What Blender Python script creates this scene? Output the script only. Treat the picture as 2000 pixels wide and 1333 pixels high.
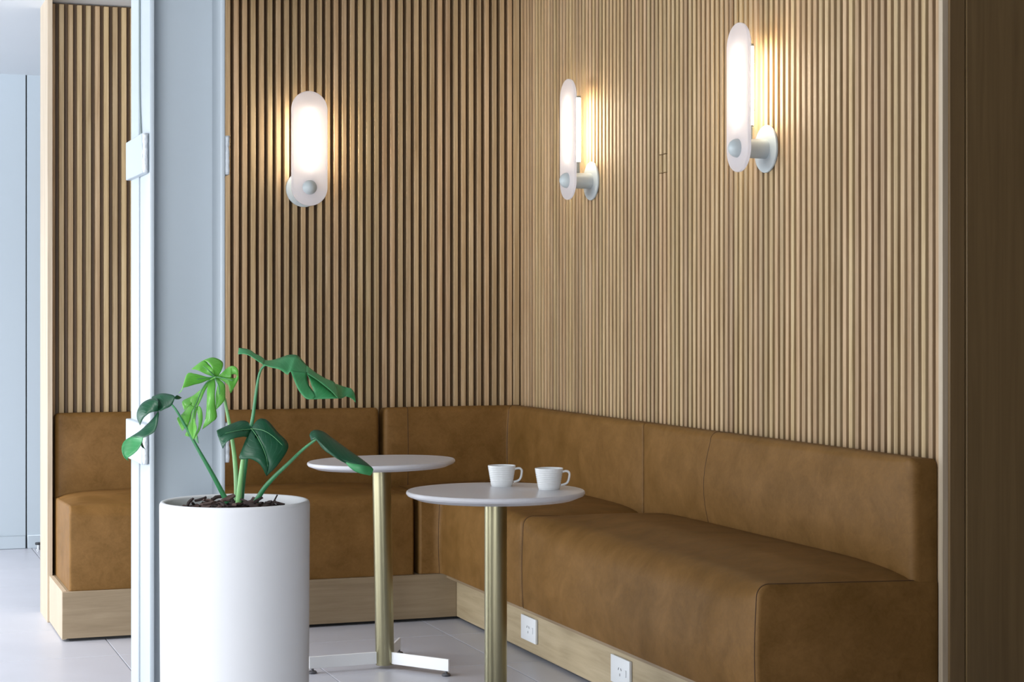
import bpy, bmesh, math, random
from mathutils import Vector, Matrix
random.seed(7)
PI = math.pi
S = bpy.context.scene
C = S.collection
for o in list(bpy.data.objects): bpy.data.objects.remove(o)

# ------------------------------------------------------------------ camera
F = 3612.0; YAW = math.radians(19.86); CAMZ = 1.22; HOR = 621.0
cd = bpy.data.cameras.new('camera'); cam = bpy.data.objects.new('camera', cd); C.objects.link(cam)
cam.location = (0, 0, CAMZ); cam.rotation_euler = (PI/2, 0, -YAW)
cd.sensor_width = 36; cd.sensor_fit = 'HORIZONTAL'; cd.lens = F/2000*36
cd.shift_y = -(666.5-HOR)/2000; cd.clip_end = 60
S.camera = cam

# ------------------------------------------------------------------ world, lights, exposure
W = bpy.data.worlds.new('world'); S.world = W; W.use_nodes = True
bg = W.node_tree.nodes['Background']
bg.inputs[0].default_value = (0.90, 0.95, 1.0, 1); bg.inputs[1].default_value = 0.07
def area(name, loc, rot, sx, sy, power, col, spread=180):
    l = bpy.data.lights.new(name, 'AREA'); l.shape = 'RECTANGLE'; l.size = sx; l.size_y = sy
    l.energy = power; l.color = col; l.spread = math.radians(spread)
    o = bpy.data.objects.new(name, l); C.objects.link(o); o.location = loc; o.rotation_euler = rot
    return o
# daylight through the glazed left side of the room
area('window_daylight', (-4.0, 4.4, 1.40), (0, -PI/2+.1, 0), 2.3, 7.8, 268, (0.93, 0.965, 1.0), 150)
area('far_window_daylight', (-4.0, 9.4, 1.40), (0, -PI/2+.38, 0), 2.3, 1.3, 140, (0.93, 0.965, 1.0), 170)
# daylight through the shopfront behind the camera
area('shopfront_daylight', (-1.55, -1.0, 1.45), (PI/2, 0, 0.06), 2.2, 2.2, 110, (0.93, 0.965, 1.0), 76)
# added soft sun brightening the left floor; roof cut short to let it in
sl = bpy.data.lights.new('high_fill_sun', 'SUN'); sl.energy = 4.2; sl.angle = math.radians(42); sl.color = (1.0, .97, .97)
so = bpy.data.objects.new('high_fill_sun', sl); C.objects.link(so)
so.rotation_euler = Vector((.50, .06, -.86)).to_track_quat('-Z', 'Y').to_euler()
S.view_settings.view_transform = 'Standard'; S.view_settings.look = 'None'
S.view_settings.gamma = 1; S.view_settings.use_curve_mapping = False
S.view_settings.exposure = 0.0

# ------------------------------------------------------------------ helpers
def pt(u, v, depth):
    """where the sight line of photo point (u,v) is at a given distance along the view axis"""
    lat = (u-1000)/F*depth
    r = (math.cos(YAW), -math.sin(YAW)); f = (math.sin(YAW), math.cos(YAW))
    return Vector((lat*r[0]+depth*f[0], lat*r[1]+depth*f[1], CAMZ-(v-HOR)*depth/F))
VDIR = Vector((math.sin(YAW), math.cos(YAW), 0)); RDIR = Vector((math.cos(YAW), -math.sin(YAW), 0))

def tag(o, label=None, cat=None, group=None, kind=None):
    if label: o['label'] = label
    if cat: o['category'] = cat
    if group: o['group'] = group
    if kind: o['kind'] = kind
    return o
def empty(name, loc=(0, 0, 0), rz=0, parent=None):
    o = bpy.data.objects.new(name, None); C.objects.link(o); o.location = loc; o.rotation_euler.z = rz
    o.empty_display_size = 0.05
    if parent: o.parent = parent
    return o
def link(name, me, parent=None, loc=None):
    o = bpy.data.objects.new(name, me); C.objects.link(o)
    if parent: o.parent = parent
    if loc is not None: o.location = loc
    return o
def mesh(name, bm, mat, smooth=False, angle=None):
    me = bpy.data.meshes.new(name)
    bmesh.ops.recalc_face_normals(bm, faces=bm.faces)
    bm.to_mesh(me); bm.free(); me.materials.append(mat)
    if smooth:
        for p in me.polygons: p.use_smooth = True
        if angle is not None: me.set_sharp_from_angle(angle=math.radians(angle))
    return me
def obj(name, bm, mat, parent=None, smooth=False, angle=None, loc=None):
    return link(name, mesh(name, bm, mat, smooth, angle), parent, loc)
def bx(bm, x0, x1, y0, y1, z0, z1, bev=0.0, seg=1):
    t = bmesh.new()
    bmesh.ops.create_cube(t, size=1)
    for v in t.verts:
        v.co = Vector(((x0+x1)/2+v.co.x*(x1-x0), (y0+y1)/2+v.co.y*(y1-y0), (z0+z1)/2+v.co.z*(z1-z0)))
    if bev: bmesh.ops.bevel(t, geom=list(t.edges), offset=bev, segments=seg, affect='EDGES', profile=0.5)
    me = bpy.data.meshes.new('tmp'); t.to_mesh(me); t.free(); bm.from_mesh(me); bpy.data.meshes.remove(me)
    return bm
def box(name, x0, x1, y0, y1, z0, z1, mat, parent=None, bev=0.0, seg=1):
    return obj(name, bx(bmesh.new(), x0, x1, y0, y1, z0, z1, bev, seg), mat, parent, smooth=bev > 0, angle=40)
def lathe(bm, prof, n=48, mtx=None, closed=False):
    rings = []
    for r, z in prof:
        if r < 1e-6:
            rings.append([bm.verts.new((0, 0, z))])
        else:
            rings.append([bm.verts.new((r*math.cos(2*PI*i/n), r*math.sin(2*PI*i/n), z)) for i in range(n)])
    pairs = list(zip(rings, rings[1:]))
    if closed: pairs.append((rings[-1], rings[0]))
    for a, b in pairs:
        for i in range(n):
            j = (i+1) % n
            if len(a) == 1 and len(b) == 1: continue
            if len(a) == 1: bm.faces.new((a[0], b[i], b[j]))
            elif len(b) == 1: bm.faces.new((a[i], a[j], b[0]))
            else: bm.faces.new((a[i], a[j], b[j], b[i]))
    if mtx is not None:
        for R in rings:
            for v in R: v.co = mtx @ v.co
    return bm
def catmull(pts, n):
    P = [Vector(p) for p in pts]
    if len(P) == 2:
        return [P[0].lerp(P[1], i/(n-1)) for i in range(n)]
    L = [0]
    for a, b in zip(P, P[1:]): L.append(L[-1]+max((b-a).length, 1e-6))
    out = []
    for i in range(n):
        s = L[-1]*i/(n-1); k = 0
        while k < len(P)-2 and s > L[k+1]: k += 1
        t = (s-L[k])/(L[k+1]-L[k])
        p1, p2 = P[k], P[k+1]; p0 = P[k-1] if k else p1*2-p2; p3 = P[k+2] if k+2 < len(P) else p2*2-p1
        out.append(0.5*((2*p1)+(p2-p0)*t+(2*p0-5*p1+4*p2-p3)*t*t+(3*p1-p0-3*p2+p3)*t**3))
    return out
def tube(bm, pts, radii, n=8, cap=True):
    P = [Vector(p) for p in pts]; N = len(P)
    if not hasattr(radii, '__len__'): radii = [radii]*N
    up = None; rings = []
    for i in range(N):
        d = (P[min(i+1, N-1)]-P[max(i-1, 0)]).normalized()
        if up is None: up = Vector((0, 0, 1)) if abs(d.z) < .9 else Vector((1, 0, 0))
        s = d.cross(up).normalized(); up = s.cross(d).normalized()
        rings.append([bm.verts.new(P[i]+radii[i]*(math.cos(2*PI*k/n)*s+math.sin(2*PI*k/n)*up)) for k in range(n)])
    for a, b in zip(rings, rings[1:]):
        for k in range(n): bm.faces.new((a[k], a[(k+1) % n], b[(k+1) % n], b[k]))
    if cap: bm.faces.new(rings[0]); bm.faces.new(rings[-1])
    return bm

# ------------------------------------------------------------------ materials
def nt(name):
    m = bpy.data.materials.new(name); m.use_nodes = True
    t = m.node_tree; return m, t, t.nodes['Principled BSDF']
def N(t, kind, **kw):
    n = t.nodes.new(kind)
    for k, v in kw.items(): setattr(n, k, v)
    return n
def simple(name, col, rough=.5, metal=0.0, noise=0.0, scale=20, bump=0.0, coat=0.0, spec=.5):
    m, t, p = nt(name)
    p.inputs['Roughness'].default_value = rough; p.inputs['Metallic'].default_value = metal
    p.inputs['Base Color'].default_value = (*col, 1); p.inputs['Coat Weight'].default_value = coat
    p.inputs['Specular IOR Level'].default_value = spec
    if noise or bump:
        tc = N(t, 'ShaderNodeTexCoord'); nz = N(t, 'ShaderNodeTexNoise')
        nz.inputs['Scale'].default_value = scale; nz.inputs['Detail'].default_value = 6
        t.links.new(tc.outputs['Object'], nz.inputs['Vector'])
        if noise:
            mx = N(t, 'ShaderNodeMix', data_type='RGBA')
            mx.inputs[6].default_value = (*[max(0, c*(1-noise)) for c in col], 1)
            mx.inputs[7].default_value = (*[min(1, c*(1+noise)) for c in col], 1)
            t.links.new(nz.outputs['Fac'], mx.inputs[0]); t.links.new(mx.outputs[2], p.inputs['Base Color'])
        if bump:
            b = N(t, 'ShaderNodeBump'); b.inputs['Strength'].default_value = bump; b.inputs['Distance'].default_value = .004
            t.links.new(nz.outputs['Fac'], b.inputs['Height']); t.links.new(b.outputs['Normal'], p.inputs['Normal'])
    return m
def wood(name, dark, mid, light, grain=(60, 60, 2.2), rough=.5, vary=.16, offs=True):
    m, t, p = nt(name)
    tc = N(t, 'ShaderNodeTexCoord'); mp = N(t, 'ShaderNodeMapping'); mp.inputs['Scale'].default_value = grain
    oi = N(t, 'ShaderNodeObjectInfo')
    t.links.new(tc.outputs['Object'], mp.inputs['Vector'])
    mul = N(t, 'ShaderNodeMath', operation='MULTIPLY'); mul.inputs[1].default_value = 60
    t.links.new(oi.outputs['Random'], mul.inputs[0])
    n1 = N(t, 'ShaderNodeTexNoise', noise_dimensions='4D'); n1.inputs['Scale'].default_value = 1.0
    n1.inputs['Detail'].default_value = 7; n1.inputs['Roughness'].default_value = .62; n1.inputs['Distortion'].default_value = .6
    t.links.new(mp.outputs[0], n1.inputs['Vector']); t.links.new(mul.outputs[0], n1.inputs['W'])
    cr = N(t, 'ShaderNodeValToRGB'); e = cr.color_ramp.elements
    e[0].position = .28; e[0].color = (*dark, 1); e[1].position = .72; e[1].color = (*light, 1)
    x = e.new(.5); x.color = (*mid, 1)
    t.links.new(n1.outputs['Fac'], cr.inputs[0])
    hs = N(t, 'ShaderNodeHueSaturation')
    # per piece value and hue variation
    mr = N(t, 'ShaderNodeMapRange'); mr.inputs['To Min'].default_value = 1-vary; mr.inputs['To Max'].default_value = 1+vary
    t.links.new(oi.outputs['Random'], mr.inputs['Value'])
    fr = N(t, 'ShaderNodeMath', operation='FRACT'); m7 = N(t, 'ShaderNodeMath', operation='MULTIPLY'); m7.inputs[1].default_value = 7.31
    t.links.new(oi.outputs['Random'], m7.inputs[0]); t.links.new(m7.outputs[0], fr.inputs[0])
    mh = N(t, 'ShaderNodeMapRange'); mh.inputs['To Min'].default_value = .5-.022*vary*3; mh.inputs['To Max'].default_value = .5+.012*vary*3
    t.links.new(fr.outputs[0], mh.inputs['Value'])
    t.links.new(mr.outputs[0], hs.inputs['Value']); t.links.new(mh.outputs[0], hs.inputs['Hue'])
    t.links.new(cr.outputs[0], hs.inputs['Color']); t.links.new(hs.outputs[0], p.inputs['Base Color'])
    b = N(t, 'ShaderNodeBump'); b.inputs['Strength'].default_value = .05; b.inputs['Distance'].default_value = .001
    t.links.new(n1.outputs['Fac'], b.inputs['Height']); t.links.new(b.outputs[0], p.inputs['Normal'])
    p.inputs['Roughness'].default_value = rough
    return m
def leather(name, a, b_, rough=.52):
    m, t, p = nt(name)
    tc = N(t, 'ShaderNodeTexCoord')
    n1 = N(t, 'ShaderNodeTexNoise'); n1.inputs['Scale'].default_value = 8; n1.inputs['Detail'].default_value = 9; n1.inputs['Roughness'].default_value = .66; n1.inputs['Distortion'].default_value = .5
    n2 = N(t, 'ShaderNodeTexNoise'); n2.inputs['Scale'].default_value = 160; n2.inputs['Detail'].default_value = 3
    n3 = N(t, 'ShaderNodeTexNoise'); n3.inputs['Scale'].default_value = 42; n3.inputs['Detail'].default_value = 8; n3.inputs['Distortion'].default_value = 1.5; n3.inputs['Roughness'].default_value = .7
    for n in (n1, n2, n3): t.links.new(tc.outputs['Object'], n.inputs['Vector'])
    ad = N(t, 'ShaderNodeMath', operation='MULTIPLY_ADD'); ad.inputs[1].default_value = .6
    t.links.new(n3.outputs['Fac'], ad.inputs[0]); t.links.new(n1.outputs['Fac'], ad.inputs[2])
    cr = N(t, 'ShaderNodeValToRGB'); e = cr.color_ramp.elements
    e[0].position = .55; e[0].color = (*a, 1); e[1].position = 1.0; e[1].color = (*b_, 1)
    t.links.new(ad.outputs[0], cr.inputs[0]); t.links.new(cr.outputs[0], p.inputs['Base Color'])
    mr = N(t, 'ShaderNodeMapRange'); mr.inputs['To Min'].default_value = rough-.06; mr.inputs['To Max'].default_value = rough+.12
    t.links.new(n3.outputs['Fac'], mr.inputs['Value']); t.links.new(mr.outputs[0], p.inputs['Roughness'])
    n4 = N(t, 'ShaderNodeTexNoise'); n4.inputs['Scale'].default_value = 3.2; n4.inputs['Detail'].default_value = 2
    t.links.new(tc.outputs['Object'], n4.inputs['Vector'])
    b2 = N(t, 'ShaderNodeBump'); b2.inputs['Strength'].default_value = .35; b2.inputs['Distance'].default_value = .03
    t.links.new(n4.outputs['Fac'], b2.inputs['Height'])
    b = N(t, 'ShaderNodeBump'); b.inputs['Strength'].default_value = .12; b.inputs['Distance'].default_value = .0015
    t.links.new(n2.outputs['Fac'], b.inputs['Height']); t.links.new(b2.outputs[0], b.inputs['Normal']); t.links.new(b.outputs[0], p.inputs['Normal'])
    p.inputs['Specular IOR Level'].default_value = .2
    return m
M = {}
M['slat'] = wood('slat_oak', (.29, .185, .083), (.44, .312, .166), (.57, .435, .265), grain=(90, 90, 2.2), vary=.15, rough=.58)
M['backing'] = wood('backing_oak', (.085, .042, .012), (.11, .056, .017), (.14, .075, .025), vary=.03)
M['panel'] = wood('panel_oak', (.125, .080, .034), (.160, .104, .045), (.195, .130, .057), grain=(45, 45, 1.2), vary=.05, rough=.42)
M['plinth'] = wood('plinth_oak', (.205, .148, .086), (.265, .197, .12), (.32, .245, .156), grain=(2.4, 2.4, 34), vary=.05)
M['plinth_lit'] = wood('plinth_oak_lit', (.33, .255, .15), (.42, .335, .21), (.50, .41, .27), grain=(2.4, 2.4, 34), vary=.05)  # lighter copy of plinth_oak: light on the left-facing board put into the colour
M['trim'] = wood('trim_oak', (.36, .29, .205), (.45, .37, .27), (.53, .445, .335), grain=(60, 60, 2.0), vary=.06)
M['leather'] = leather('tan_leather', (.130, .064, .013), (.208, .107, .031))
M['seam'] = simple('leather_seam', (.045, .019, .007), .8)
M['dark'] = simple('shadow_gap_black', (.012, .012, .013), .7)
M['paint'] = simple('column_paint', (.39, .44, .48), .38, noise=.03, scale=6, bump=.05)
M['weld'] = simple('weld_paint', (.50, .54, .58), .45, noise=.05, scale=90, bump=1.0)
M['cable'] = simple('cable_grey', (.16, .20, .20), .6)
M['wallw'] = simple('white_wall_paint', (.47, .54, .60), .7, noise=.01, scale=4)
M['ceil'] = simple('ceiling_paint', (.60, .64, .68), .8, noise=.01, scale=4)
M['tile'] = simple('floor_tile', (.43, .445, .50), .36, noise=.07, scale=5)
M['grout'] = simple('floor_grout', (.70, .70, .74), .8, noise=.05, scale=30)
M['pot'] = simple('pot_white', (.50, .515, .54), .7, noise=.025, scale=5, bump=.06)
M['top'] = simple('tabletop_white', (.55, .555, .59), .30, noise=.015, scale=40)
M['base'] = simple('base_white', (.74, .76, .78), .4, noise=.01, scale=30)
M['foot'] = simple('foot_grey', (.10, .10, .11), .4, metal=.5)
M['china'] = simple('white_china', (.80, .82, .83), .22, noise=.01, scale=30)
M['plastic'] = simple('socket_white', (.78, .81, .84), .35, noise=.01, scale=30)
M['slot'] = simple('socket_slot', (.10, .11, .12), .6)
M['lampm'] = simple('lamp_metal', (.47, .53, .55), .45, noise=.02, scale=60)
M['capm'] = simple('tube_cap', (.28, .30, .29), .4, metal=.3)
M['bark'] = simple('bark', (.020, .010, .009), .85, noise=.6, scale=60, bump=.8)
M['bark2'] = simple('bark_pale', (.070, .040, .034), .85, noise=.5, scale=70, bump=.8)
M['soil'] = simple('soil', (.025, .016, .012), .95, noise=.5, scale=90, bump=1.0)
M['stop'] = simple('rubber_black', (.03, .035, .04), .5)
M['steel'] = simple('brushed_steel', (.45, .47, .49), .35, metal=.9)
def brass():
    m, t, p = nt('brushed_brass')
    p.inputs['Metallic'].default_value = 1; p.inputs['Roughness'].default_value = .33
    tc = N(t, 'ShaderNodeTexCoord'); mp = N(t, 'ShaderNodeMapping'); mp.inputs['Scale'].default_value = (160, 160, 1.5)
    nz = N(t, 'ShaderNodeTexNoise'); nz.inputs['Scale'].default_value = 1; nz.inputs['Detail'].default_value = 4
    t.links.new(tc.outputs['Object'], mp.inputs[0]); t.links.new(mp.outputs[0], nz.inputs['Vector'])
    cr = N(t, 'ShaderNodeValToRGB'); e = cr.color_ramp.elements
    e[0].position = .3; e[0].color = (.32, .295, .185, 1); e[1].position = .7; e[1].color = (.38, .355, .23, 1)
    t.links.new(nz.outputs['Fac'], cr.inputs[0]); t.links.new(cr.outputs[0], p.inputs['Base Color'])
    b = N(t, 'ShaderNodeBump'); b.inputs['Strength'].default_value = .015; b.inputs['Distance'].default_value = .001
    t.links.new(nz.outputs['Fac'], b.inputs['Height']); t.links.new(b.outputs[0], p.inputs['Normal'])
    return m
M['brass'] = brass()
def diffuser():
    m, t, p = nt('opal_diffuser')
    t.nodes.remove(p); out = t.nodes['Material Output']
    d = N(t, 'ShaderNodeBsdfDiffuse'); d.inputs[0].default_value = (.80, .79, .82, 1)
    tr = N(t, 'ShaderNodeBsdfTranslucent'); tr.inputs[0].default_value = (.92, .92, .97, 1)
    mx = N(t, 'ShaderNodeMixShader'); mx.inputs[0].default_value = .78
    g = N(t, 'ShaderNodeBsdfGlossy'); g.inputs['Roughness'].default_value = .25
    fr = N(t, 'ShaderNodeFresnel'); fr.inputs[0].default_value = 1.35
    m2 = N(t, 'ShaderNodeMixShader')
    em = N(t, 'ShaderNodeEmission'); em.inputs[0].default_value = (1, .95, .97, 1); em.inputs[1].default_value = .10; ad = N(t, 'ShaderNodeAddShader')
    t.links.new(d.outputs[0], mx.inputs[1]); t.links.new(tr.outputs[0], mx.inputs[2])
    t.links.new(fr.outputs[0], m2.inputs[0]); t.links.new(mx.outputs[0], m2.inputs[1]); t.links.new(g.outputs[0], m2.inputs[2])
    t.links.new(m2.outputs[0], ad.inputs[0]); t.links.new(em.outputs[0], ad.inputs[1]); t.links.new(ad.outputs[0], out.inputs[0]); return m
M['diff'] = diffuser()
def emit(name, col, s):
    m, t, p = nt(name); p.inputs['Emission Color'].default_value = (*col, 1); p.inputs['Emission Strength'].default_value = s
    p.inputs['Base Color'].default_value = (.8, .8, .8, 1); return m
M['tube'] = emit('lit_tube', (1.0, .86, .65), 54)
def leafmat(name, dark, light, trans, rough=.33):
    m, t, p = nt(name)
    out = t.nodes['Material Output']
    uv = N(t, 'ShaderNodeUVMap'); sp = N(t, 'ShaderNodeSeparateXYZ'); t.links.new(uv.outputs[0], sp.inputs[0])
    # fine side veins: wave along the blade, plus mottling
    tc = N(t, 'ShaderNodeTexCoord'); nz = N(t, 'ShaderNodeTexNoise'); nz.inputs['Scale'].default_value = 22; nz.inputs['Detail'].default_value = 5
    t.links.new(tc.outputs['Object'], nz.inputs['Vector'])
    a = N(t, 'ShaderNodeMath', operation='MULTIPLY_ADD'); a.inputs[1].default_value = .55
    t.links.new(sp.outputs['X'], a.inputs[2]); t.links.new(sp.outputs['Y'], a.inputs[0])
    m8 = N(t, 'ShaderNodeMath', operation='MULTIPLY'); m8.inputs[1].default_value = 7; t.links.new(a.outputs[0], m8.inputs[0])
    fr = N(t, 'ShaderNodeMath', operation='PINGPONG'); fr.inputs[1].default_value = .5; t.links.new(m8.outputs[0], fr.inputs[0])
    cr0 = N(t, 'ShaderNodeMapRange'); cr0.inputs['From Max'].default_value = .09; cr0.inputs['To Min'].default_value = .55; cr0.inputs['To Max'].default_value = 0
    t.links.new(fr.outputs[0], cr0.inputs['Value'])
    # midrib: uv.y near 0
    cr1 = N(t, 'ShaderNodeMapRange'); cr1.inputs['From Max'].default_value = .06; cr1.inputs['To Min'].default_value = 1.0; cr1.inputs['To Max'].default_value = 0
    t.links.new(sp.outputs['Y'], cr1.inputs['Value'])
    mxv = N(t, 'ShaderNodeMath', operation='MAXIMUM'); t.links.new(cr0.outputs[0], mxv.inputs[0]); t.links.new(cr1.outputs[0], mxv.inputs[1])
    base = N(t, 'ShaderNodeMix', data_type='RGBA'); base.inputs[6].default_value = (*dark, 1); base.inputs[7].default_value = (*light, 1)
    t.links.new(nz.outputs['Fac'], base.inputs[0])
    vein = N(t, 'ShaderNodeMix', data_type='RGBA'); vein.inputs[7].default_value = (*[min(1, c*1.5+.035) for c in light], 1)
    sc = N(t, 'ShaderNodeMath', operation='MULTIPLY'); sc.inputs[1].default_value = .55; t.links.new(mxv.outputs[0], sc.inputs[0])
    t.links.new(sc.outputs[0], vein.inputs[0]); t.links.new(base.outputs[2], vein.inputs[6])
    t.links.new(vein.outputs[2], p.inputs['Base Color']); p.inputs['Roughness'].default_value = rough
    b = N(t, 'ShaderNodeBump'); b.inputs['Strength'].default_value = .25; b.inputs['Distance'].default_value = .002; b.invert = True
    t.links.new(mxv.outputs[0], b.inputs['Height']); t.links.new(b.outputs[0], p.inputs['Normal'])
    tr = N(t, 'ShaderNodeBsdfTranslucent'); tr.inputs[0].default_value = (*trans, 1)
    mx = N(t, 'ShaderNodeMixShader'); mx.inputs[0].default_value = .28
    t.links.new(p.outputs[0], mx.inputs[1]); t.links.new(tr.outputs[0], mx.inputs[2]); t.links.new(mx.outputs[0], out.inputs[0])
    return m
M['leaf_dark'] = leafmat('leaf_dark_green', (.005, .050, .024), (.010, .090, .040), (.02, .24, .05), .38)
M['leaf_mid'] = leafmat('leaf_mid_green', (.035, .21, .075), (.06, .30, .115), (.07, .45, .11), .42)
M['leaf_light'] = leafmat('leaf_light_green', (.09, .34, .045), (.19, .48, .10), (.30, .80, .09), .28)
M['stem_dark'] = simple('stem_green', (.030, .17, .065), .4, noise=.3, scale=30)
M['rib'] = simple('leaf_rib', (.07, .22, .09), .45, noise=.1, scale=40)
M['stem_light'] = simple('stem_pale_green', (.16, .36, .13), .4, noise=.25, scale=30)

# ------------------------------------------------------------------ room shell
Y_B = 7.70; X_R = 2.82          # slat front planes
PITCH = .0359; SW = .0198; SD = .034
floor = tag(box('floor', -4.5, 5, -2, 11, -.06, -.0105, M['grout']), kind='structure')
TP = .626
tme = None
for i in range(-2, 5):
    for j in range(-4, 4):
        x0 = .936+(i-0)*TP; y0 = 6.773+j*TP*1.0
        w = TP-.0035
        if tme is None:
            tme = mesh('tile', bx(bmesh.new(), 0, w, 0, w, -.0105, 0, .0012), M['tile'])
        link('tile', tme, floor, (x0, y0, 0))
for i in range(-2, 1):
    for j in (4, 5): link('tile', tme, floor, (.936+i*TP, 6.773+j*TP, 0))

wall_back = tag(box('wall_back', .785, X_R+.13, Y_B+SD+.001, 7.87, 0, 2.86, M['backing']), kind='structure')
wall_right = tag(box('wall_right', X_R+SD+.001, X_R+.13, 4.352, Y_B+SD, 0, 2.86, M['backing']), kind='structure')
# slats: one shared mesh per height
def slat_mesh(z0, z1, axis):
    if axis == 'x': return mesh('slat', bx(bmesh.new(), -SW/2, SW/2, 0, SD, z0, z1, .0014), M['slat'])
    return mesh('slat', bx(bmesh.new(), 0, SD, -SW/2, SW/2, z0, z1, .0014), M['slat'])
m_low = slat_mesh(.19, 2.497, 'x'); m_high = slat_mesh(.19, 2.855, 'x'); m_r = slat_mesh(.19, 2.855, 'y')
x = .797
while x < 2.775:
    link('slat', m_low if x < 1.24 else m_high, wall_back, (x, Y_B, 0)); x += PITCH
k = 0; y = 7.640
hatch = []
rows = []
while y > 4.362:
    rows.append(y); y -= PITCH
near = sorted(rows, key=lambda q: abs(q-6.17))[:2]
HZ = (1.751, 1.819)
mh1 = slat_mesh(.19, HZ[0]-.0012, 'y'); mh2 = slat_mesh(HZ[0]+.0012, HZ[1]-.0012, 'y'); mh3 = slat_mesh(HZ[1]+.0012, 2.855, 'y')
for y in rows:
    if y in near:
        for mm in (mh1, mh2, mh3): link('slat', mm, wall_right, (X_R, y, 0))
    else: link('slat', m_r, wall_right, (X_R, y, 0))
tag(box('trim_1', .765, .785, 7.585, 7.872, 0, 2.86, M['trim'], bev=.001), kind='structure')           # left end panel of the slat wall
tag(box('trim_2', 2.788, 2.815, Y_B-.006, Y_B+SD, .19, 2.855, M['slat'], bev=.0015), kind='structure')   # corner battens
tag(box('trim_3', X_R-.003, X_R+SD, Y_B-.040, Y_B-.012, .19, 2.855, M['slat'], bev=.0015), kind='structure')
tag(box('trim_4', X_R-.012, X_R+.13, 4.330, 4.350, 0, 2.86, M['trim'], bev=.001), kind='structure')      # right end board, pale edge towards the room
wp = tag(box('wall_end', X_R+.002, 4.3, 4.336, 4.352, 0, 2.86, M['dark']), kind='structure')
wp2 = box('panel', X_R+.004, 2.8715, 4.318, 4.329, 0, 2.86, M['panel'], wp, bev=.001)
box('panel', 2.874, 3.62, 4.312, 4.335, 0, 2.86, M['panel'], wp, bev=.001)
# far room
far = tag(box('wall_far', -4.3, 5, 10.09, 10.2, 0, 2.9, M['dark']), kind='structure')
box('panel', -4.3, .9035, 10.07, 10.09, 0, 2.9, M['wallw'], far, bev=.001)
box('panel', .9105, 3.2, 10.07, 10.09, 0, 2.9, M['wallw'], far, bev=.001)
bb = tag(box('baseboard_far', -4.3, .9025, 10.055, 10.069, 0, .070, M['wallw'], bev=.003), kind='structure')
tag(box('baseboard_far_right', .9115, 3.2, 10.055, 10.069, 0, .070, M['wallw'], bev=.003), kind='structure')
# ceilings
tag(box('ceiling', -.1, 1.25, -2, 10.2, 2.505, 2.62, M['ceil']), kind='structure')  # unseen left edge cut back to let the added sun in
tag(box('ceiling_raised', 1.25, 3.72, -2, 10.2, 2.86, 2.98, M['ceil']), kind='structure')
tag(box('trim_5', 1.25, 1.262, -2, Y_B-.002, 2.505, 2.86, M['ceil']), kind='structure')                 # bulkhead face between the two ceilings
# glazed left side (outside the frame): sill, head, mullions
wl = tag(box('wall_left', -4.3, -4.18, -2, 10.2, 0, .25, M['wallw']), kind='structure')
win = tag(empty('window_1', (-4.24, 6.2, .25)), kind='structure')
for yy in (-3.9, -1.3, 1.3, 3.85): box('mullion', -.03, .03, yy-.03, yy+.03, 0, 2.255, M['wallw'], win)
tag(box('wall_side', 3.62, 3.72, -2, 4.33, 0, 2.9, M['panel']), kind='structure')

# ------------------------------------------------------------------ upholstery
def path_len(P):
    L = [0]
    for a, b in zip(P, P[1:]): L.append(L[-1]+(Vector(b)-Vector(a)).length)
    return [l/L[-1] for l in L], L[-1]
def upholster(name, front, back, prof, parent, seams=(), er=.011, sr=.0011):
    """sweep a cross-section prof(s) -> [(d,z)...] between a front line and a back line"""
    s_, L = path_len(front)
    secs = []
    for i, s in enumerate(s_): secs.append((Vector(front[i]), Vector(back[i]), s, 0.0))
    # tighten the two ends
    ea, eb = er if isinstance(er, tuple) else (er, er)
    def endsecs(i0, i1, er):
        F0, F1 = Vector(front[i0]), Vector(front[i1]); B0, B1 = Vector(back[i0]), Vector(back[i1])
        lf = (F1-F0).length
        out = []
        for dist, ins in [(er*(1-math.cos(a)), er*(1-math.sin(a))) for a in (0, .35, .7, 1.05, 1.3, PI/2)]:
            t = dist/lf
            out.append((F0.lerp(F1, t), B0.lerp(B1, t), s_[i0], ins))
        return out
    secs = endsecs(0, 1, ea)+secs[1:-1]+list(reversed(endsecs(-1, -2, eb)))
    bm = bmesh.new(); rings = []
    for Fp, Bp, s, ins in secs:
        D = (Bp-Fp).length; u = (Bp-Fp)/D
        pr = prof(s); D0 = max(p[0] for p in pr)
        zc = (min(p[1] for p in pr)+max(p[1] for p in pr))/2; H = max(p[1] for p in pr)-min(p[1] for p in pr)
        ring = []
        for d, z in pr:
            dd = d/D0*D
            if ins:
                dd = ins+dd*(1-ins/D); zl = min(p[1] for p in pr); z = zl+(z-zl)*(1-ins/H)
            q = Fp+u*dd; ring.append(bm.verts.new((q.x, q.y, z)))
        rings.append(ring)
    n = len(rings[0])
    for a, b in zip(rings, rings[1:]):
        for k in range(n): bm.faces.new((a[k], a[(k+1) % n], b[(k+1) % n], b[k]))
    bm.faces.new(rings[0]); bm.faces.new(rings[-1])
    o = obj(name, bm, M['leather'], parent, smooth=True, angle=50)
    # seams: thin welts following the section
    for sidx, off in seams:
        i = sidx if sidx >= 0 else len(front)+sidx
        j = i+1 if i < len(front)-1 else i-1
        Fp, Bp = Vector(front[i]), Vector(back[i]); Fq, Bq = Vector(front[j]), Vector(back[j])
        t = off/(Fq-Fp).length; Fp = Fp.lerp(Fq, t); Bp = Bp.lerp(Bq, t)
        D = (Bp-Fp).length; u = (Bp-Fp)/D
        pr = prof(s_[i]); D0 = max(p[0] for p in pr)
        pts = []
        for d, z in pr[:-1]:
            q = Fp+u*(d/D0*D); pts.append((q.x, q.y, z))
        obj('seam', tube(bmesh.new(), pts, sr, 6), M['seam'], o, smooth=True)
    return o
def kfun(s, p=4): return max(0.0, 1-abs(2*s-1)**p)
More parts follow.
